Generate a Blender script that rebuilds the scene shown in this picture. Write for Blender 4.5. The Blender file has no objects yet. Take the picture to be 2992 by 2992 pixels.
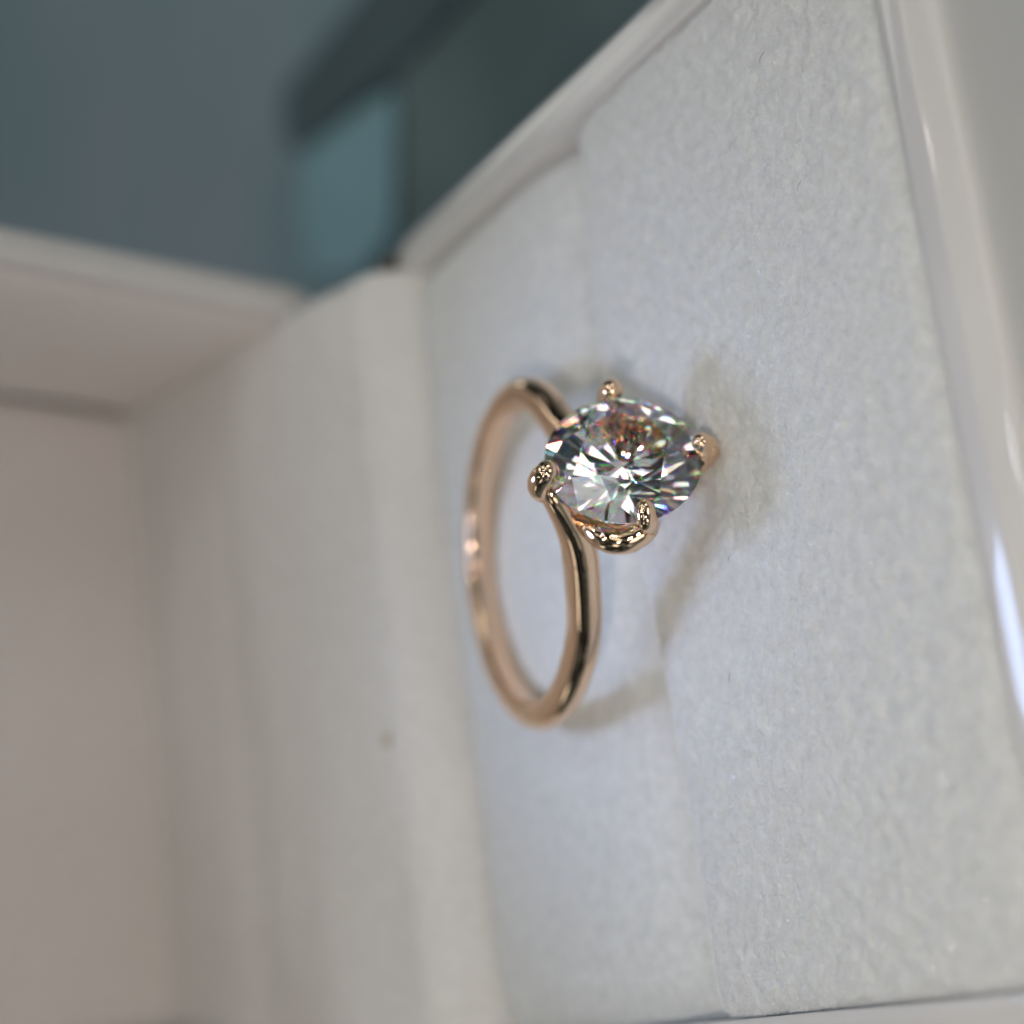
import bpy, bmesh, math, random
import numpy as np
from mathutils import Vector, noise

# ------------------------------------------------------------------ units
# the scene is built in true size: all numbers below are millimetres, MM turns them into metres
MM = 0.001
rnd = random.Random(7)
sc = bpy.context.scene
COL = sc.collection

# ------------------------------------------------------------------ camera (a phone held on its side: rolled 90 degrees)
RW = np.array([[0.95939688, -0.2816785, 0.01465757],
               [0.12216765, 0.46181817, 0.87852094],
               [-0.25422959, -0.84105957, 0.47747891]])      # world -> upright camera axes (right, up, back)
CAM = np.array([-25.74194069, -85.03573585, 55.95780659])
right, up, back = RW[0], RW[1], RW[2]
cam_data = bpy.data.cameras.new('camera')
cam = bpy.data.objects.new('camera', cam_data)
COL.objects.link(cam)
# the picture is the upright view turned 90 degrees counter-clockwise
px, py = -up, right
from mathutils import Matrix
m = Matrix(((px[0], py[0], back[0], CAM[0] * MM),
            (px[1], py[1], back[1], CAM[1] * MM),
            (px[2], py[2], back[2], CAM[2] * MM),
            (0, 0, 0, 1)))
cam.matrix_world = m
cam_data.sensor_width = 36
cam_data.lens = 5500 / 2992 * 36
cam_data.clip_start = 0.005
cam_data.clip_end = 50
cam_data.dof.use_dof = True
cam_data.dof.focus_distance = 0.0932
cam_data.dof.aperture_fstop = 18.5
sc.camera = cam

# ------------------------------------------------------------------ world, exposure, lamps
world = bpy.data.worlds.new('World')
sc.world = world
world.use_nodes = True
# unseen surroundings: random bright and dark cells invented for reflections in stone and gold
wn = world.node_tree
bg = wn.nodes['Background']
wtc = wn.nodes.new('ShaderNodeTexCoord')
vor = wn.nodes.new('ShaderNodeTexVoronoi')
vor.distance = 'CHEBYCHEV'
vor.inputs['Scale'].default_value = 5.5
wn.links.new(wtc.outputs['Generated'], vor.inputs['Vector'])
sep = wn.nodes.new('ShaderNodeSeparateColor')
wn.links.new(vor.outputs['Color'], sep.inputs[0])
wr = wn.nodes.new('ShaderNodeValToRGB')
wr.color_ramp.interpolation = 'CONSTANT'
els = wr.color_ramp.elements
els[0].position, els[0].color = 0.0, (0.012, 0.014, 0.014, 1)
els[1].position, els[1].color = 0.40, (0.05, 0.06, 0.062, 1)
for p_, c_ in ((0.62, (0.16, 0.18, 0.185)), (0.78, (0.55, 0.58, 0.58)), (0.88, (1.9, 1.9, 1.8))):
    e_ = els.new(p_)
    e_.color = (*c_, 1)
wn.links.new(sep.outputs[0], wr.inputs[0])
wn.links.new(wr.outputs[0], bg.inputs[0])
bg.inputs[1].default_value = 0.7
sc.view_settings.view_transform = 'Standard'
sc.view_settings.look = 'None'
sc.view_settings.exposure = 0.0
sc.view_settings.gamma = 1.0


def lamp(name, loc, target, size, power, color, spread=180):
    d = bpy.data.lights.new(name, 'AREA')
    d.shape = 'DISK'
    d.size = size * MM
    d.energy = power
    d.color = color
    d.spread = math.radians(spread)
    o = bpy.data.objects.new(name, d)
    COL.objects.link(o)
    o.location = Vector(loc) * MM
    o.rotation_euler = (Vector(target) - Vector(loc)).to_track_quat('-Z', 'Y').to_euler()
    return o


# the phone's own small torch, just beside its lens
lamp('phone_torch', (-46, -84, 72), (0, 2, 0), 8, 0.039, (1.0, 0.87, 0.74))
# added soft fill lamp overhead, no known fixture
lamp('overhead_fill', (620, -200, 700), (0, 0, 0), 420, 0.4, (0.80, 0.98, 1.0))
# added fill panels behind and beside the camera, to brighten lid and stone
for (x, y, z, sz, p, c) in [(560, -600, 230, 320, 0.58, (1.0, 0.95, 0.90)), (360, -620, 640, 260, 0.28, (1.0, 0.97, 0.93)),
                            (-40, -860, 120, 300, 0.55, (1.0, 0.93, 0.88)),
                            (-600, -520, 230, 300, 0.40, (1.0, 0.94, 0.92))]:
    lamp('fill_panel', (x, y, z), (0, 0, 10), sz, p, c)
# a row of small shop spotlights
for i, (x, y, z, p) in enumerate([(-60, -120, 620, 0.05), (40, -60, 640, 0.05), (150, -150, 600, 0.05),
                                  (-190, 40, 600, 0.05), (90, -300, 560, 0.05), (240, 60, 520, 0.05),
                                  (-340, -160, 470, 0.05), (10, -260, 600, 0.05), (-120, -60, 600, 0.05)]):
    lamp('shop_spotlight', (x, y, z), (0, 0, 0), 13, p * 1.15, (1.0, 0.93, 0.86) if i % 2 else (0.86, 0.94, 1.0))
# the small white light inside the lid
lamp('lid_light', (-2, 26, 50), (-4, -3, 0), 17, 0.0021, (0.48, 0.62, 1.0), 66)

sc.cycles.use_denoising = True
sc.cycles.max_bounces = 28
sc.cycles.transmission_bounces = 26
sc.cycles.glossy_bounces = 8
sc.cycles.diffuse_bounces = 4
sc.cycles.caustics_refractive = True
sc.cycles.caustics_reflective = True
sc.cycles.sample_clamp_indirect = 40
sc.cycles.sample_clamp_direct = 0
sc.cycles.blur_glossy = 0.3


# ------------------------------------------------------------------ helpers
def link(name, me, mat=None, parent=None, smooth=False):
    o = bpy.data.objects.new(name, me)
    COL.objects.link(o)
    if mat:
        me.materials.append(mat)
    if parent:
        o.parent = parent
        o.matrix_parent_inverse = parent.matrix_world.inverted()
    if smooth:
        me.polygons.foreach_set('use_smooth', [True] * len(me.polygons))
    return o


def mesh(name, verts, faces, mat=None, parent=None, smooth=False):
    me = bpy.data.meshes.new(name)
    me.from_pydata([(v[0] * MM, v[1] * MM, v[2] * MM) for v in verts], [], faces)
    me.update()
    return link(name, me, mat, parent, smooth)


def fix_normals(o):
    bm = bmesh.new()
    bm.from_mesh(o.data)
    bmesh.ops.recalc_face_normals(bm, faces=bm.faces)
    bm.to_mesh(o.data)
    bm.free()


def empty(name, loc):
    o = bpy.data.objects.new(name, None)
    COL.objects.link(o)
    o.location = Vector(loc) * MM
    o.empty_display_size = 0.002
    bpy.context.view_layer.update()
    return o


def tag(o, label=None, cat=None, group=None, kind=None):
    if label: o['label'] = label
    if cat: o['category'] = cat
    if group: o['group'] = group
    if kind: o['kind'] = kind
    return o


def grid_faces(nu, nv, wrap_u=False):
    F = []
    for i in range(nu if wrap_u else nu - 1):
        a = i * nv
        b = ((i + 1) % nu) * nv
        for j in range(nv - 1):
            F.append((a + j, b + j, b + j + 1, a + j + 1))
    return F


# ------------------------------------------------------------------ materials
def new_mat(name):
    mt = bpy.data.materials.new(name)
    mt.use_nodes = True
    nt = mt.node_tree
    return mt, nt, nt.nodes['Principled BSDF']


def noise_node(nt, scale, detail=4, rough=0.6, coord='Object'):
    tc = nt.nodes.new('ShaderNodeTexCoord')
    n = nt.nodes.new('ShaderNodeTexNoise')
    n.inputs['Scale'].default_value = scale
    n.inputs['Detail'].default_value = detail
    n.inputs['Roughness'].default_value = rough
    nt.links.new(tc.outputs[coord], n.inputs['Vector'])
    return n


def ramp(nt, src, p0, c0, p1, c1):
    r = nt.nodes.new('ShaderNodeValToRGB')
    r.color_ramp.elements[0].position = p0
    r.color_ramp.elements[0].color = (*c0, 1)
    r.color_ramp.elements[1].position = p1
    r.color_ramp.elements[1].color = (*c1, 1)
    nt.links.new(src, r.inputs[0])
    return r


def bump(nt, bsdf, srcs, dist, strength):
    prev = None
    for src, d in zip(srcs, dist):
        b = nt.nodes.new('ShaderNodeBump')
        b.inputs['Strength'].default_value = strength
        b.inputs['Distance'].default_value = d * MM
        nt.links.new(src, b.inputs['Height'])
        if prev: nt.links.new(prev.outputs[0], b.inputs['Normal'])
        prev = b
    nt.links.new(prev.outputs[0], bsdf.inputs['Normal'])


def felt_mat(name, c0, c1, fine=1.0, stain=None):
    mt, nt, b = new_mat(name)
    n1 = noise_node(nt, 1250, 6, 0.62)
    n2 = noise_node(nt, 5200, 3, 0.7)
    r = ramp(nt, n1.outputs['Fac'], 0.3, c0, 0.7, c1)
    col = r.outputs[0]
    if stain:
        tc = nt.nodes.new('ShaderNodeTexCoord')
        vm = nt.nodes.new('ShaderNodeVectorMath')
        vm.operation = 'DISTANCE'
        vm.inputs[1].default_value = Vector(stain) * MM
        nt.links.new(tc.outputs['Object'], vm.inputs[0])
        mm_ = nt.nodes.new('ShaderNodeMath')
        mm_.operation = 'MULTIPLY'
        mm_.inputs[1].default_value = 1000
        nt.links.new(vm.outputs['Value'], mm_.inputs[0])
        rr = ramp(nt, mm_.outputs[0], 0.25, (0.8, 0.8, 0.8), 0.6, (0, 0, 0))
        mx = nt.nodes.new('ShaderNodeMixRGB')
        mx.inputs[2].default_value = (0.36, 0.28, 0.13, 1)
        nt.links.new(rr.outputs[0], mx.inputs[0])
        nt.links.new(col, mx.inputs[1])
        col = mx.outputs[0]
    nt.links.new(col, b.inputs['Base Color'])
    b.inputs['Roughness'].default_value = 0.95
    b.inputs['Specular IOR Level'].default_value = 0.15
    b.inputs['Sheen Weight'].default_value = 0.4
    b.inputs['Sheen Roughness'].default_value = 0.5
    bump(nt, b, [n1.outputs['Fac'], n2.outputs['Fac']], [0.05 * fine, 0.06 * fine], 0.7)
    return mt


M_FELT = felt_mat('white_felt', (0.585, 0.605, 0.602), (0.725, 0.742, 0.738))
M_LINER = felt_mat('lid_lining', (0.64, 0.60, 0.58), (0.70, 0.66, 0.64), 0.5, None)
M_HUMP = felt_mat('hinge_lining', (0.63, 0.625, 0.615), (0.72, 0.715, 0.705), 0.5, (-7.7, 27.0, 3.85))

M_FIBRE, nt, b = new_mat('felt_fibre')
b.inputs['Base Color'].default_value = (0.78, 0.785, 0.77, 1)
b.inputs['Roughness'].default_value = 0.2
b.inputs['Specular IOR Level'].default_value = 0.9

M_GLINT, nt, b = new_mat('felt_glint_fibre')
b.inputs['Base Color'].default_value = (0.92, 0.93, 0.93, 1)
b.inputs['Roughness'].default_value = 0.27
b.inputs['Specular IOR Level'].default_value = 1.0
b.inputs['Metallic'].default_value = 0.25

M_PLASTIC, nt, b = new_mat('white_gloss_board')
n = noise_node(nt, 60, 3)
r = ramp(nt, n.outputs['Fac'], 0.3, (0.61, 0.603, 0.59), 0.7, (0.67, 0.662, 0.65))
nt.links.new(r.outputs[0], b.inputs['Base Color'])
b.inputs['Roughness'].default_value = 0.3
b.inputs['Specular IOR Level'].default_value = 0.25
b.inputs['Coat Weight'].default_value = 1.0
b.inputs['Coat Roughness'].default_value = 0.03
n3 = noise_node(nt, 260, 3)
bump(nt, b, [n3.outputs['Fac']], [0.02], 0.3)

M_GOLD, nt, b = new_mat('rose_gold')
b.inputs['Base Color'].default_value = (0.915, 0.65, 0.445, 1)
b.inputs['Metallic'].default_value = 1
n = noise_node(nt, 900, 4)
r = ramp(nt, n.outputs['Fac'], 0.3, (0.02,) * 3, 0.75, (0.07,) * 3)
nt.links.new(r.outputs[0], b.inputs['Roughness'])
n = noise_node(nt, 420, 3)
n2 = noise_node(nt, 2600, 3)
bump(nt, b, [n.outputs['Fac'], n2.outputs['Fac']], [0.05, 0.006], 0.5)

M_HINGE, nt, b = new_mat('hinge_metal')
b.inputs['Base Color'].default_value = (0.10, 0.09, 0.08, 1)
b.inputs['Metallic'].default_value = 0.8
b.inputs['Roughness'].default_value = 0.4

M_LINT, nt, b = new_mat('lint')
b.inputs['Base Color'].default_value = (0.10, 0.095, 0.09, 1)
b.inputs['Roughness'].default_value = 0.8


def teal(name, c0, c1, rough=0.35, scale=14):
    mt, nt, b = new_mat(name)
    n = noise_node(nt, scale, 2)
    r = ramp(nt, n.outputs['Fac'], 0.35, c0, 0.65, c1)
    nt.links.new(r.outputs[0], b.inputs['Base Color'])
    b.inputs['Roughness'].default_value = rough
    b.inputs['Specular IOR Level'].default_value = 0.3
    return mt


M_COUNTER = teal('counter_teal', (0.19, 0.29, 0.335), (0.26, 0.325, 0.375), 0.5)
M_DARK = teal('dark_teal_shade', (0.085, 0.13, 0.14), (0.13, 0.185, 0.195), 0.6, 30)  # counter in shadow, the shade put into the colour
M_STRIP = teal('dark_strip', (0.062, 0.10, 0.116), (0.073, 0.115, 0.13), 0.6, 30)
M_LITPATCH = teal('lit_patch', (0.22, 0.39, 0.45), (0.24, 0.42, 0.48), 0.6)  # counter where light falls, the brightness put into the colour

# gem: three glass lobes whose index differs for red, green and blue, so light splits into colours
M_GEM = bpy.data.materials.new('clear_gem')
M_GEM.use_nodes = True
nt = M_GEM.node_tree
nt.nodes.clear()
out = nt.nodes.new('ShaderNodeOutputMaterial')
prev = None
for colr, ior in (((0.66, 0.66, 0.66), 2.03), ((0.33, 0, 0), 2.00), ((0, 0.33, 0), 2.03), ((0, 0, 0.33), 2.07)):
    g = nt.nodes.new('ShaderNodeBsdfGlass')
    g.inputs['Color'].default_value = (*colr, 1)
    g.inputs['Roughness'].default_value = 0.0
    g.inputs['IOR'].default_value = ior
    if prev is None:
        prev = g
    else:
        a = nt.nodes.new('ShaderNodeAddShader')
        nt.links.new(prev.outputs[0], a.inputs[0])
        nt.links.new(g.outputs[0], a.inputs[1])
        prev = a
nt.links.new(prev.outputs[0], out.inputs['Surface'])

# ------------------------------------------------------------------ counter (setting)
TZ = -32.0
o = mesh('counter', [(-6000, -6000, TZ), (6000, -6000, TZ), (6000, 6000, TZ), (-6000, 6000, TZ)], [(0, 1, 2, 3)], M_COUNTER)
tag(o, kind='structure')


def unz(x, y, z):
    xu, yu = 2992 - y, x
    c = np.array([xu - 1496, -(yu - 1496), -5500.0])
    r = RW.T @ c
    return CAM + r * ((z - CAM[2]) / r[2])


def uny(x, y, Y):
    xu, yu = 2992 - y, x
    c = np.array([xu - 1496, -(yu - 1496), -5500.0])
    r = RW.T @ c
    return CAM + r * ((Y - CAM[1]) / r[1])


def slab(name, pts, z0, z1, mat):
    n = len(pts)
    V = [(p[0], p[1], z0) for p in pts] + [(p[0], p[1], z1) for p in pts]
    F = [tuple(range(n))[::-1], tuple(range(n, 2 * n))] + [(i, (i + 1) % n, n + (i + 1) % n, n + i) for i in range(n)]
    o = mesh(name, V, F, mat)
    fix_normals(o)
    bv = o.modifiers.new('bevel', 'BEVEL')
    bv.width = 0.4 * MM
    bv.segments = 2
    return o


dark = slab('shade_slab', [(84, 20), (78, 60), (79, 72), (82, 107), (73.3, 80.4), (55.5, 84.6), (50, 90), (31, 90), (31, -40), (84, -40)], TZ + 0.01, TZ + 1.2, M_DARK)  # thin slab standing in for the box's shadow on the counter
tag(dark, 'dark slab painted as shadow on the counter right beside the open white ring box', 'shade slab')
edge = slab('dark_strip', [(90, 40), (86.5, 73.0), (87.6, 110.4), (81.3, 111.5), (77.0, 106.5), (73.6, 72), (73.6, 40)], TZ + 1.25, TZ + 2.2, M_STRIP)  # dark slanting band of the counter, built as a thin slab
tag(edge, 'darkest narrow strip lying slantwise on the counter beyond the shade slab', 'strip')
patch = slab('lit_patch', [(77.0, 106), (74.2, 88), (72.4, 81.0), (57.1, 85.6), (56.3, 95.3), (61.8, 107.3), (71.2, 109.3)], TZ + 1.25, TZ + 2.0, M_LITPATCH)  # pale slab standing in for a lit area of the counter
tag(patch, 'painted pool of light, a pale teal card lying on the counter between the mat and the lid', 'patch')

# ------------------------------------------------------------------ ring box
XL, XR, YF, YB = -27.6, 24.4, -26.0, 25.6       # inside of the base
box = empty('ring_box', (-1.6, 0, TZ))
tag(box, 'open white ring box lined with white felt holding the rose gold ring', 'ring box')


def rect_path(x0, x1, y0, y1, r, seg=8, n_side=40):
    """points (base corner centre, outward dir) round a rounded rectangle; returns list of (px,py,nx,ny) at radius r"""
    P = []
    for cx, cy, a0 in ((x1 - r, y1 - r, 0), (x0 + r, y1 - r, 90), (x0 + r, y0 + r, 180), (x1 - r, y0 + r, 270)):
        for i in range(seg + 1):
            a = math.radians(a0 + 90 * i / seg)
            P.append((cx + r * math.cos(a), cy + r * math.sin(a), math.cos(a), math.sin(a)))
    Q = []
    for i in range(len(P)):
        a, b2 = P[i], P[(i + 1) % len(P)]
        Q.append(a)
        L = math.hypot(a[0] - b2[0], a[1] - b2[1])
        if L > 5:
            for k in range(1, n_side):
                t = k / n_side
                Q.append(tuple(a[j] * (1 - t) + b2[j] * t for j in range(4)))
    return Q


prof = [(0.0, -9.0), (0.0, -0.50), (0.03, -0.42), (0.10, -0.37), (0.7, -0.34), (1.2, -0.32), (1.6, -0.31), (1.75, -0.33), (1.9, -0.38), (2.4, -0.60), (2.75, -0.75),
        (3.0, -0.90), (3.2, -1.08), (3.33, -1.35), (3.4, -1.7), (3.4, -2.6), (3.4, -12), (3.4, -31.6)]
prof = [(a, z + 0.3) for a, z in prof]
V = []
path = rect_path(XL, XR, YF, YB, 1.2)
for (x, y, nx, ny) in path:
    for (off, z) in prof:
        wob = 0.06 * noise.noise(Vector((x * 0.08, y * 0.08, 3.1)))
        V.append((x + nx * (off + wob), y + ny * (off + wob), z + (wob if z > -1 else 0)))
F = grid_faces(len(path), len(prof), wrap_u=True)
body = mesh('base', V, F, M_PLASTIC, box, True)
fix_normals(body)

# clearance line along which the two pads meet
cx_ = [-27.6, -20, -11.4, -3, 4, 8.5, 14, 20, 24.5]
cy_ = [0.3, 0.35, 0.7, 1.6, 2.6, 2.9, 2.5, 2.0, 1.7]


def slit(x):
    return float(np.interp(x, cx_, cy_))


def fnoise(x, y, s, seed=0.0):
    return noise.fractal(Vector((x * s, y * s, seed)), 1.0, 2.0, 4)


def sag(x, y):
    return 0.10 * noise.noise(Vector((x * 0.12, y * 0.12, 1.7)))


def front_height(x, y):
    dslit = slit(x) - y
    z = 0.0
    z -= 2.4 * math.exp(-dslit / 0.7)
    e = min(x - XL, XR - x, y - YF)
    z -= 0.9 * math.exp(-max(e, 0) / 0.45)
    return z + sag(x, y) + (0.17 * fnoise(x, y, 0.9, 5.0) + 0.075 * fnoise(x, y, 2.6, 9.0)) * min(max(dslit - 0.2, 0) / 2.5 + 0.15, 1)


def rear_height(x, y):
    d_ = y - slit(x)
    z = -2.1 * math.exp(-d_ / 2.4) - 1.2 * math.exp(-d_ / 0.35)
    e = min(x - XL, XR - x)
    z -= 1.6 * math.exp(-max(e, 0) / 1.3)
    z -= 0.9 * math.exp(-max(23.7 - y, 0) / 0.8)
    return z + sag(x, y) + (0.08 * fnoise(x, y, 0.6, 15.0) + 0.02 * fnoise(x, y, 2.2, 19.0)) * min(max(d_ - 0.2, 0) / 3.0 + 0.1, 1)


def pad(name, y0f, y1f, hf, nx, ny):
    V = []
    for i in range(nx):
        s = i / (nx - 1)
        x = XL + 0.03 + (XR - XL - 0.06) * s
        ya, yb = y0f(x), y1f(x)
        for j in range(ny):
            t = j / (ny - 1)
            y = ya + (yb - ya) * t
            V.append((x, y, hf(x, y)))
    # skirts
    n0 = len(V)
    o = mesh(name, V, grid_faces(nx, ny), M_FELT, box, True)
    bm = bmesh.new()
    bm.from_mesh(o.data)
    ed = [e for e in bm.edges if e.is_boundary]
    ex = bmesh.ops.extrude_edge_only(bm, edges=ed)
    for v in [g for g in ex['geom'] if isinstance(g, bmesh.types.BMVert)]:
        v.co.z -= 6 * MM
    bmesh.ops.recalc_face_normals(bm, faces=bm.faces)
    for f in bm.faces: f.smooth = True
    bm.to_mesh(o.data)
    bm.free()
    return o


fp = pad('front_pad', lambda x: YF + 0.03, lambda x: slit(x) - 0.12, front_height, 380, 210)
rp = pad('rear_pad', lambda x: slit(x) + 0.04, lambda x: 23.9, rear_height, 240, 120)


# short felt pile: thin bent blades
def pile(name, hf, ymin, ymax, count, parent, seed, L0=0.2, L1=0.5, w=0.008):
    r = np.random.default_rng(seed)
    V, F, glints = [], [], []
    for k in range(count):
        x = r.uniform(XL + 0.1, XR - 0.1)
        y = r.uniform(ymin(x), ymax(x))
        z = hf(x, y) - 0.03
        L = r.uniform(L0, L1)
        az = r.uniform(0, 2 * math.pi)
        az2 = az + r.normal(0, 0.9)
        el = r.uniform(0.05, 0.75)
        p0 = np.array((x, y, z))
        p1 = p0 + L * 0.5 * np.array((math.cos(az) * math.cos(el), math.sin(az) * math.cos(el), math.sin(el)))
        el2 = el - r.uniform(0.2, 1.1)
        p2 = p1 + L * 0.5 * np.array((math.cos(az2) * math.cos(el2), math.sin(az2) * math.cos(el2), math.sin(el2)))
        glint = r.random() < 0.065
        glints.append(glint)
        s = np.array((-math.sin(az), math.cos(az), r.uniform(-.5, .5))) * w * (2.1 if glint else r.uniform(0.6, 1.4))
        n = len(V)
        V += [p0 - s, p0 + s, p1 - s * .9, p1 + s * .9, p2]
        F += [(n, n + 1, n + 3, n + 2), (n + 2, n + 3, n + 4)]
    o = mesh(name, V, F, M_FIBRE, parent)
    o.data.materials.append(M_GLINT)
    idx = np.repeat(np.array(glints).astype(np.int32), 2)
    o.data.polygons.foreach_set('material_index', idx)
    o['kind'] = 'stuff'
    return o


pile('felt_pile', front_height, lambda x: YF + 0.02, lambda x: slit(x) - 0.1, 170000, fp, 3)
pile('felt_pile', rear_height, lambda x: slit(x) + 0.1, lambda x: 14.0, 18000, rp, 4)

# ------------------------------------------------------------------ lid, standing open
H = np.array([33.0, 3.6])                        # y,z of the rim at the hinge
e1 = np.array([-0.2588, 0.9659])                 # up along the rim
e2 = np.array([0.9659, 0.2588])                  # into the lid


def lidp(x, a, b2):
    q = H + e1 * a + e2 * b2
    return (x, q[0], q[1])


# lining that runs from the rear pad over the hinge and along the lid's hinge wall
hp = [(23.6, -3.0), (23.7, -1.6), (23.9, -0.3), (24.4, 1.3), (25.1, 2.6), (26.3, 3.6), (28.0, 4.3), (30.0, 5.0), (33.0, 5.9), (37.0, 7.3),
      (41.0, 8.3), (45.0, 9.1), (50.0, 10.2), (54.5, 11.4)]


def catmull(P, n):
    P = [np.array(p, float) for p in P]
    Q = []
    for i in range(len(P) - 1):
        a = P[max(i - 1, 0)]; b_ = P[i]; c = P[i + 1]; d = P[min(i + 2, len(P) - 1)]
        for k in range(n):
            t = k / n
            Q.append(0.5 * ((2 * b_) + (-a + c) * t + (2 * a - 5 * b_ + 4 * c - d) * t * t + (-a + 3 * b_ - 3 * c + d) * t ** 3))
    Q.append(P[-1])
    return Q


hq = catmull(hp, 6)
V = []
nxh = 120
for i in range(nxh):
    x = XL + 0.2 + (24.9 - XL - 0.4) * i / (nxh - 1)
    e = min(x - XL - 0.2, 24.7 - x)
    for q in hq:
        y, z = q
        up_ = min(max((y - 24.3) / 3, 0), 1)
        dz = up_ * (0.5 * noise.noise(Vector((x * 0.025, y * 0.20, 2.0))) + 0.10 * noise.noise(Vector((x * 0.13, y * 0.35, 8.0)))) - 0.9 * math.exp(-e / 0.5) * up_
        V.append((x, y + 0.12 * noise.noise(Vector((x * 0.15, z * 0.2, 4))), z + dz))
hump = mesh('hinge_lining', V, grid_faces(nxh, len(hq)), M_HUMP, box, True)
fix_normals(hump)
sd = hump.modifiers.new('solid', 'SOLIDIFY')
sd.thickness = 0.4 * MM
sd.offset = -1

# lid shell
LT = 57.0
LD = 22.5
V = []
lprof = [(0.0, 23.0), (0.0, 0.9), (0.1, 0.45), (0.35, 0.15), (0.7, 0.0), (1.6, -0.03), (2.1, 0.1), (2.4, 0.35), (2.55, 0.8), (2.6, 1.4), (2.6, 26.0)]
path = rect_path(XL, XR, 0.0, LT, 1.5, 6, 6)
for (x, a, nx, na) in path:
    for (off, b2) in lprof:
        V.append(lidp(x + nx * off, a + na * off, b2))
F = grid_faces(len(path), len(lprof), wrap_u=True)
F.append(tuple(i * len(lprof) + len(lprof) - 1 for i in range(len(path))))
lid = mesh('lid', V, F, M_PLASTIC, box, True)
fix_normals(lid)


def puff(name, o0, ux, uy, w, h, nrm, bulge, parent, nu=60, nv=40, seed=0, edge=0.8):
    V = []
    o0, ux, uy, nrm = map(lambda q: np.array(q, float), (o0, ux, uy, nrm))
    for i in range(nu):
        s = i / (nu - 1) * w
        for j in range(nv):
            t = j / (nv - 1) * h
            e = min(s, w - s, t, h - t)
            k = bulge * (1 - math.exp(-e / edge)) + 0.18 * noise.noise(Vector((s * 0.12, t * 0.12, seed)))* (1 - math.exp(-e / edge))
            V.append(tuple(o0 + ux * s + uy * t + nrm * k))
    o = mesh(name, V, grid_faces(nu, nv), M_LINER, parent, True)
    fix_normals(o)
    return o


E1 = np.array((0, e1[0], e1[1])); E2 = np.array((0, e2[0], e2[1])); EX = np.array((1., 0, 0))
# side linings, far lining and the lining opposite the hinge
puff('side_lining', np.array(lidp(XR - 0.05, 1.0, 1.3)), E2, E1, LD - 1.6, LT - 2.0, -EX, 0.7, lid, 40, 70, 1.0)
puff('side_lining', np.array(lidp(XL + 0.05, 1.0, 1.3)), E2, E1, LD - 1.6, LT - 2.0, EX, 0.7, lid, 40, 70, 2.0)
puff('far_lining', np.array(lidp(XL + 0.4, 0.8, LD)), EX, E1, XR - XL - 0.8, LT - 1.6, -E2, 0.7, lid, 90, 90, 3.0)
puff('top_lining', np.array(lidp(XL + 0.4, LT - 0.05, 1.3)), EX, E2, XR - XL - 0.8, LD - 1.8, -E1, 0.5, lid, 60, 30, 4.0)

# hinge knuckles between base and lid
for hx in (XR + 0.9, XL - 0.9):
    V = []
    for i in range(2):
        for k in range(16):
            a = 2 * math.pi * k / 16
            V.append((hx - 0.8 + 1.6 * i, 25.6 + 0.75 * math.cos(a), 0.55 + 0.75 * math.sin(a)))
    F = [(k, (k + 1) % 16, 16 + (k + 1) % 16, 16 + k) for k in range(16)] + [tuple(range(16))[::-1], tuple(range(16, 32))]
    k_ = mesh('hinge', V, F, M_HINGE, box)
    fix_normals(k_)

# ------------------------------------------------------------------ the ring
C0 = np.array((-0.34, 7.46, 2.72))
RN = np.array((-0.009, 0.167, 1.0)); RN /= np.linalg.norm(RN)
S0 = np.array((0.515, -7.7, 5.193))
GA, GB, GROT = 4.046, 3.899, -0.14
dS = np.array((0.378, -1.0, 0.45)); dS /= np.linalg.norm(dS)
nS = RN - RN.dot(dS) * dS; nS /= np.linalg.norm(nS)
tS = np.cross(nS, dS)
KP = 1.006      # the ring sits a hair farther along the view so that it touches the felt
def K(p): return CAM + (np.asarray(p, float) - CAM) * KP

ring = empty('solitaire_ring', K((-0.34, 16.5, 0.35)))
tag(ring, 'polished rose gold solitaire ring with large clear stone resting on the white felt', 'ring')

U = EX - RN[0] * RN; U /= np.linalg.norm(U)
Vv = np.cross(RN, U)
RC = 9.45
hd = S0 - C0; hd = hd - hd.dot(RN) * RN; hd /= np.linalg.norm(hd)
ang_h = math.atan2(hd.dot(Vv), hd.dot(U))
td = np.cross(RN, hd)                        # tangent at the head


def circ(a):
    return C0 + RC * (math.cos(a) * U + math.sin(a) * Vv)


# left (near) shoulder: measured points; far shoulder: the same turned half round about the head axis
near = [uny(1697, 1605, -3.6), uny(1655, 1505, -5.1), uny(1612, 1432, -6.2)]
tipL = S0 + nS * (GA + 0.10) + dS * 0.05 - tS * 0.2


def half_turn(p):
    q = np.asarray(p) - C0
    a, b_, c = q.dot(hd), q.dot(td), q.dot(RN)
    return C0 + a * hd - b_ * td - c * RN


tipR = S0 - nS * (GA + 0.15) + dS * 0.05 + tS * 0.1
def hloc(radial, lateral, axial):
    return C0 + hd * radial + td * lateral + RN * axial


sgn = 1 if (near[0] - C0).dot(td) > 0 else -1
a_near = [ang_h + sgn * math.radians(k) for k in range(44, 181, 6)]
a_far = [ang_h - sgn * math.radians(k) for k in range(30, 179, 6)]
far = [hloc(9.75, -sgn * 3.2, -0.25), hloc(11.0, -sgn * 1.7, -1.3), hloc(12.6, -sgn * 0.5, -2.9)]
P = [tipL - dS * 0.7, near[2], near[1], near[0]] + [circ(a) for a in a_near] + [circ(a) for a in a_far[::-1]] + [far[0], far[1], far[2], tipR - dS * 0.8]
Q = catmull(P, 8)
Q = np.array(Q)
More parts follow.
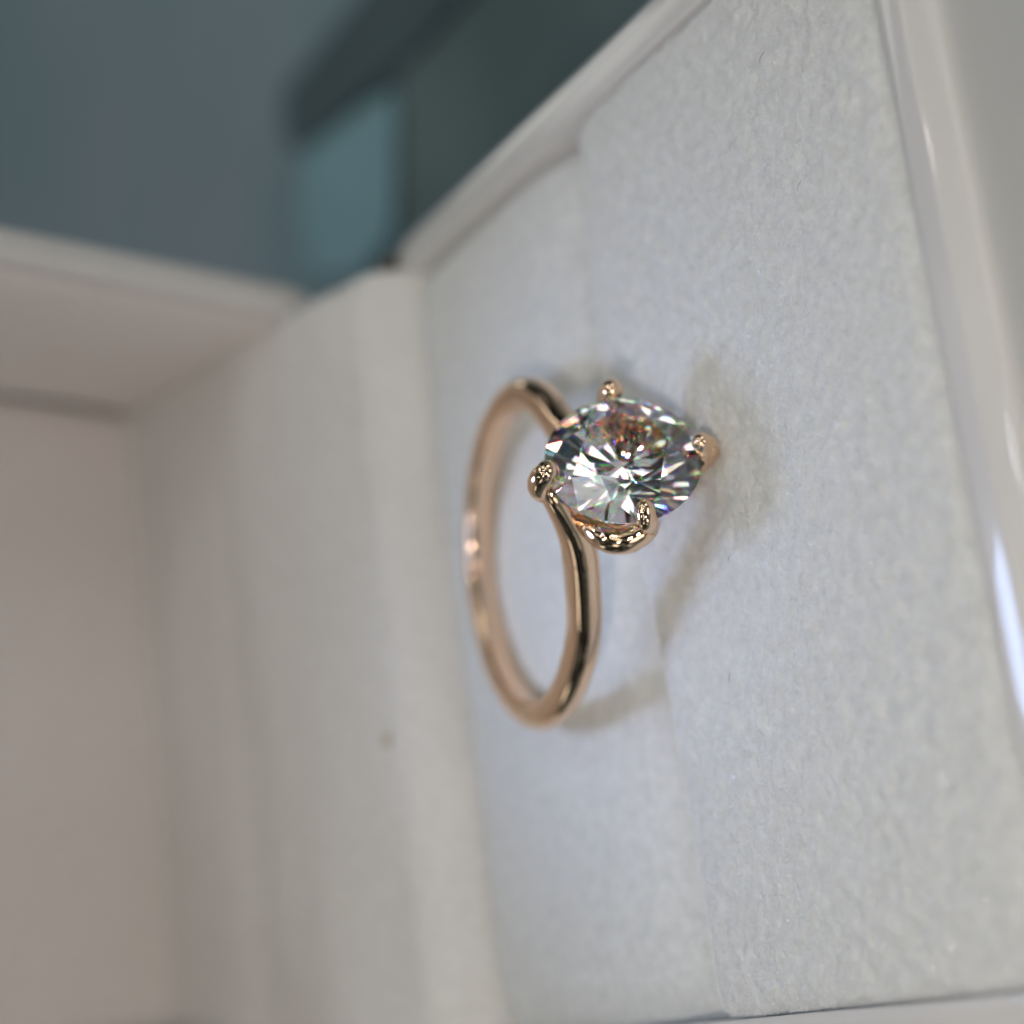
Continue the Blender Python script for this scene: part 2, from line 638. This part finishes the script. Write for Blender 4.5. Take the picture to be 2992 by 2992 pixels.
# even out
dl = np.r_[0, np.cumsum(np.linalg.norm(np.diff(Q, axis=0), axis=1))]
N = 420
s = np.linspace(0, dl[-1], N)
Q = np.stack([np.interp(s, dl, Q[:, k]) for k in range(3)], 1)
for _ in range(70):
    Q[1:-1] = 0.25 * Q[:-2] + 0.5 * Q[1:-1] + 0.25 * Q[2:]
Tn = np.gradient(Q, axis=0); Tn /= np.linalg.norm(Tn, axis=1)[:, None]
# section: flat inside, straight flanks, domed outside
sec = []
W2, TH = 0.82, 1.6


def section(n=40):
    pts = []
    # (axis, radial) going round; inner at radial -0.8, dome to +0.8
    pts.append((W2, -0.02))
    for a in np.linspace(0.10, math.pi - 0.10, 17):       # outer dome, meeting the flat flanks in a crisp edge
        pts.append((W2 * math.cos(a) * 0.992, 0.0 + 0.80 * math.sin(a)))
    pts.append((-W2, -0.02))
    for q in ((-W2, -0.35), (-W2 * 0.97, -0.62), (-W2 * 0.86, -0.76), (-W2 * 0.6, -0.80), (0, -0.82), (W2 * 0.6, -0.80), (W2 * 0.86, -0.76), (W2 * 0.97, -0.62), (W2, -0.35)):
        pts.append(q)
    return pts


sec = section()
V = []
for i in range(N):
    c = Q[i]; T = Tn[i]
    rad = c - C0
    rad = rad - rad.dot(RN) * RN
    rad /= np.linalg.norm(rad)
    rad = rad - rad.dot(T) * T; rad /= np.linalg.norm(rad)
    ax = np.cross(T, rad)
    if ax.dot(RN) < 0 and abs(ax.dot(RN)) > 0.05: ax = -ax
    e = min(i, N - 1 - i) / (N - 1) * dl[-1]
    k = 0.62 + 0.38 * min(e / 6.0, 1) ** 0.8
    kr = 0.62 + 0.38 * min(e / 6.0, 1)
    g = 0.17 * min(max((e - 1.5) / 3.0, 0), 1) * math.exp(-(max(e - 8, 0) / 9.0) ** 2)
    for (a_, r_) in sec:
        a_ *= 1 + 0.4 * g
        r_ = -0.82 + (r_ + 0.82) * (1 + g)
        V.append(c + ax * a_ * k + rad * r_ * kr)
V = [K(v) for v in V]
ns = len(sec)
F = []
for i in range(N - 1):
    for j in range(ns):
        F.append((i * ns + j, i * ns + (j + 1) % ns, (i + 1) * ns + (j + 1) % ns, (i + 1) * ns + j))
F += [tuple(range(ns)), tuple((N - 1) * ns + j for j in range(ns))[::-1]]
shank = mesh('shank', V, F, M_GOLD, ring, True)
fix_normals(shank)


def tube(name, pts, rads, parent, mat=M_GOLD, seg=16, n=8, flat=1.0, flat_dir=None):
    Qp = catmull([tuple(p) + (r,) for p, r in zip(pts, rads)], n)
    Qp = np.array(Qp)
    c = Qp[:, :3]; r = Qp[:, 3]
    # rounded end cap
    T = np.gradient(c, axis=0); T /= np.linalg.norm(T, axis=1)[:, None]
    endT, endc, endr = T[-1], c[-1], r[-1]
    cc, rr, TT = list(c), list(r), list(T)
    for a in (20, 40, 60, 75, 85, 89.5):
        a = math.radians(a)
        cc.append(endc + endT * endr * math.sin(a)); rr.append(endr * math.cos(a)); TT.append(endT)
    V = []
    ref = np.array((0.3, 0.5, 0.8)) if flat_dir is None else np.asarray(flat_dir)
    for p, rad_, t in zip(cc, rr, TT):
        a1 = ref - ref.dot(t) * t; a1 /= np.linalg.norm(a1)
        a2 = np.cross(t, a1)
        for j in range(seg):
            an = 2 * math.pi * j / seg
            V.append(K(p + rad_ * (math.cos(an) * a1 * flat + math.sin(an) * a2)))
    F = []
    for i in range(len(cc) - 1):
        for j in range(seg):
            F.append((i * seg + j, i * seg + (j + 1) % seg, (i + 1) * seg + (j + 1) % seg, (i + 1) * seg + j))
    F += [tuple(range(seg)), tuple((len(cc) - 1) * seg + j for j in range(seg))]
    o = mesh(name, V, F, mat, parent, True)
    fix_normals(o)
    return o


def gp(n_, t_, d_):
    return S0 + nS * n_ + tS * t_ + dS * d_


# four prongs, each claw leaning over the girdle
def prong(nx, tx, base_d, base_k, rr, tip=0.55):
    L = math.hypot(nx, tx)
    un, ut = nx / L, tx / L
    pts = [gp(un * L * base_k, ut * L * base_k, base_d),
           gp(un * L * (base_k + 0.62 * (1 - base_k)), ut * L * (base_k + 0.62 * (1 - base_k)), base_d * 0.62),
           gp(nx * 1.03, tx * 1.03, -0.75), gp(nx * 1.03, tx * 1.03, 0.05), gp(nx * 0.965, tx * 0.965, 0.52)]
    rads = [rr * 0.85, rr * 0.95, rr, rr * 1.0, tip]
    return tube('prong', pts, rads, ring)


prong(4.22, -0.30, -2.6, 0.62, 0.68, 0.64)
prong(-4.22, -0.2, -3.0, 0.45, 0.62, 0.54)
prong(-0.47, 4.22, -3.0, 0.45, 0.66, 0.60)
tube('prong', [uny(1712, 1520, -5.3), uny(1762, 1563, -6.2), uny(1822, 1574, -7.0), uny(1872, 1555, -7.7), uny(1896, 1532, -8.2), gp(-0.15, -3.95, 0.1), gp(-0.15, -3.55, 0.55)],
     [0.62, 0.78, 0.82, 0.72, 0.60, 0.55, 0.50], ring)

# cup that carries the stone
V = []
cup = [(0.25, -3.65), (1.1, -3.6), (1.75, -3.3), (2.15, -2.95), (2.35, -2.7), (2.4, -2.6), (2.3, -2.52), (2.15, -2.6), (1.9, -2.8), (1.5, -3.0), (1.0, -3.25), (0.2, -3.35)]
nc = 64
for i in range(nc):
    a = 2 * math.pi * i / nc
    for (r_, d_) in cup:
        V.append(K(gp(math.cos(a) * r_ * GA / 3.9, math.sin(a) * r_ * GB / 3.9, d_)))
cupo = mesh('cup', V, grid_faces(nc, len(cup), wrap_u=True), M_GOLD, ring, True)
fix_normals(cupo)

# ------------------------------------------------------------------ the stone: oval brilliant, 58 facets
TBL, CH, GT, CD, LH = 0.56, 0.29, 0.022, 0.80, 0.15
gv, gf = [], []


def addv(r_, a, z):
    gv.append((r_ * math.cos(a), r_ * math.sin(a), z))
    return len(gv) - 1


R45, R22 = math.pi / 4, math.pi / 8
Tt = [addv(TBL, k * R45, CH + GT) for k in range(8)]
rm = 0.79
zm = CH + GT - CH * (rm * math.cos(R22) - TBL) / (1 - TBL)
Mm = [addv(rm, k * R45 + R22, zm) for k in range(8)]
SUB = 5
NG = 16 * SUB
zc = -CD - GT
zp = zc + (LH * math.cos(R22)) * CD


def on_plane(p, q, r_, x, y):
    p, q, r_ = map(Vector, (p, q, r_))
    n_ = (q - p).cross(r_ - p)
    return p.z - (n_.x * (x - p.x) + n_.y * (y - p.y)) / n_.z


Gu, Gl = [], []
for k in range(NG):
    a_ = 2 * math.pi * k / NG
    x, y = math.cos(a_), math.sin(a_)
    k0 = k // SUB
    k8 = k0 // 2
    g0, g1 = k0 * R22, (k0 + 1) * R22
    mv = gv[Mm[k8]]
    zu = on_plane(mv, (math.cos(g0), math.sin(g0), GT), (math.cos(g1), math.sin(g1), GT), x, y)
    pv = (LH * math.cos(k8 * R45 + R22), LH * math.sin(k8 * R45 + R22), zp)
    zl = on_plane(pv, (math.cos(g0), math.sin(g0), -GT), (math.cos(g1), math.sin(g1), -GT), x, y)
    Gu.append(addv(1.0, a_, zu))
    Gl.append(addv(1.0, a_, zl))
Pp = [addv(LH, k * R45 + R22, zp) for k in range(8)]
cu = addv(0, 0, zc)
gf.append(tuple(Tt))
for k in range(8):
    k1 = (k + 1) % 8
    gf.append((Tt[k], Mm[k], Tt[k1]))
    h0, h1, h2 = 2 * k * SUB, (2 * k + 1) * SUB, (2 * k + 2) * SUB
    gf.append((Tt[k], Mm[k - 1], Gu[h0], Mm[k]))
    gf.append((Mm[k],) + tuple(Gu[i % NG] for i in range(h0, h1 + 1)))
    gf.append((Mm[k],) + tuple(Gu[i % NG] for i in range(h1, h2 + 1)))
    gf.append((cu, Pp[k], Gl[h0], Pp[k - 1]))
    gf.append((Pp[k],) + tuple(Gl[i % NG] for i in range(h1, h0 - 1, -1)))
    gf.append((Pp[k],) + tuple(Gl[i % NG] for i in range(h2, h1 - 1, -1)))
for k in range(NG):
    gf.append((Gu[k], Gl[k], Gl[(k + 1) % NG], Gu[(k + 1) % NG]))
RM = 3.9
FROT = math.radians(11)     # turn of the facet pattern about the stone's axis
V = []
cr, sr = math.cos(GROT), math.sin(GROT)
for (x, y, z) in gv:
    x, y = x * math.cos(FROT) - y * math.sin(FROT), x * math.sin(FROT) + y * math.cos(FROT)
    a_, b_ = x * GA, y * GB
    V.append(K(gp(a_ * cr - b_ * sr, a_ * sr + b_ * cr, z * RM)))
gem = mesh('gemstone', V, gf, M_GEM, ring)
fix_normals(gem)

# ------------------------------------------------------------------ stray lint on the felt
lint_spots = [
    (2017, 183, 0.55, 'short dark lint fibre near the back right corner of the front pad', 80),
    (2238, 150, 0.75, 'thin dark lint hair on the front pad closest to the right wall', 95),
    (2340, 525, 0.6, 'small bent lint hair between the right wall and the front rim', 120),
    (1948, 1102, 0.35, 'tiny dark lint speck on the felt just right of the upper prong', 20),
    (1886, 1717, 0.30, 'tiny dark lint speck on the felt in front of the ring shank', 10),
    (2140, 1620, 0.55, 'thin curved lint hair on the felt in front of the stone', 60),
    (2130, 1965, 0.6, 'dark hooked lint hair on the felt lower left of the shank', 100),
    (2290, 2618, 0.7, 'dark curled lint hair near the left wall of the front pad', 75),
]
for (lx, ly, ll, lab, rot) in lint_spots:
    p = unz(lx, ly, 0.15)
    hz = front_height(p[0], p[1]) if p[1] < slit(p[0]) else rear_height(p[0], p[1])
    root = np.array((p[0], p[1], hz + 0.12))
    pts = []
    a = math.radians(rot)
    cur = root.copy()
    for k in range(6):
        pts.append(cur.copy())
        a += rnd.uniform(-0.2, 0.7)
        cur = cur + np.array((math.cos(a), math.sin(a), rnd.uniform(-.1, .15))) * ll / 5
    V, F = [], []
    for i, q in enumerate(pts):
        rr = 0.014 * (1 - 0.5 * abs(i - 2.5) / 2.5)
        for j in range(5):
            an = 2 * math.pi * j / 5
            V.append((q[0] + rr * math.cos(an) * 0.7, q[1] + rr * math.cos(an) * 0.7, q[2] + rr * math.sin(an)))
    for i in range(5):
        for j in range(5):
            F.append((i * 5 + j, i * 5 + (j + 1) % 5, (i + 1) * 5 + (j + 1) % 5, (i + 1) * 5 + j))
    o = mesh('lint_fibre', V, F, M_LINT)
    tag(o, lab, 'lint', 'stray lint fibres on the felt')
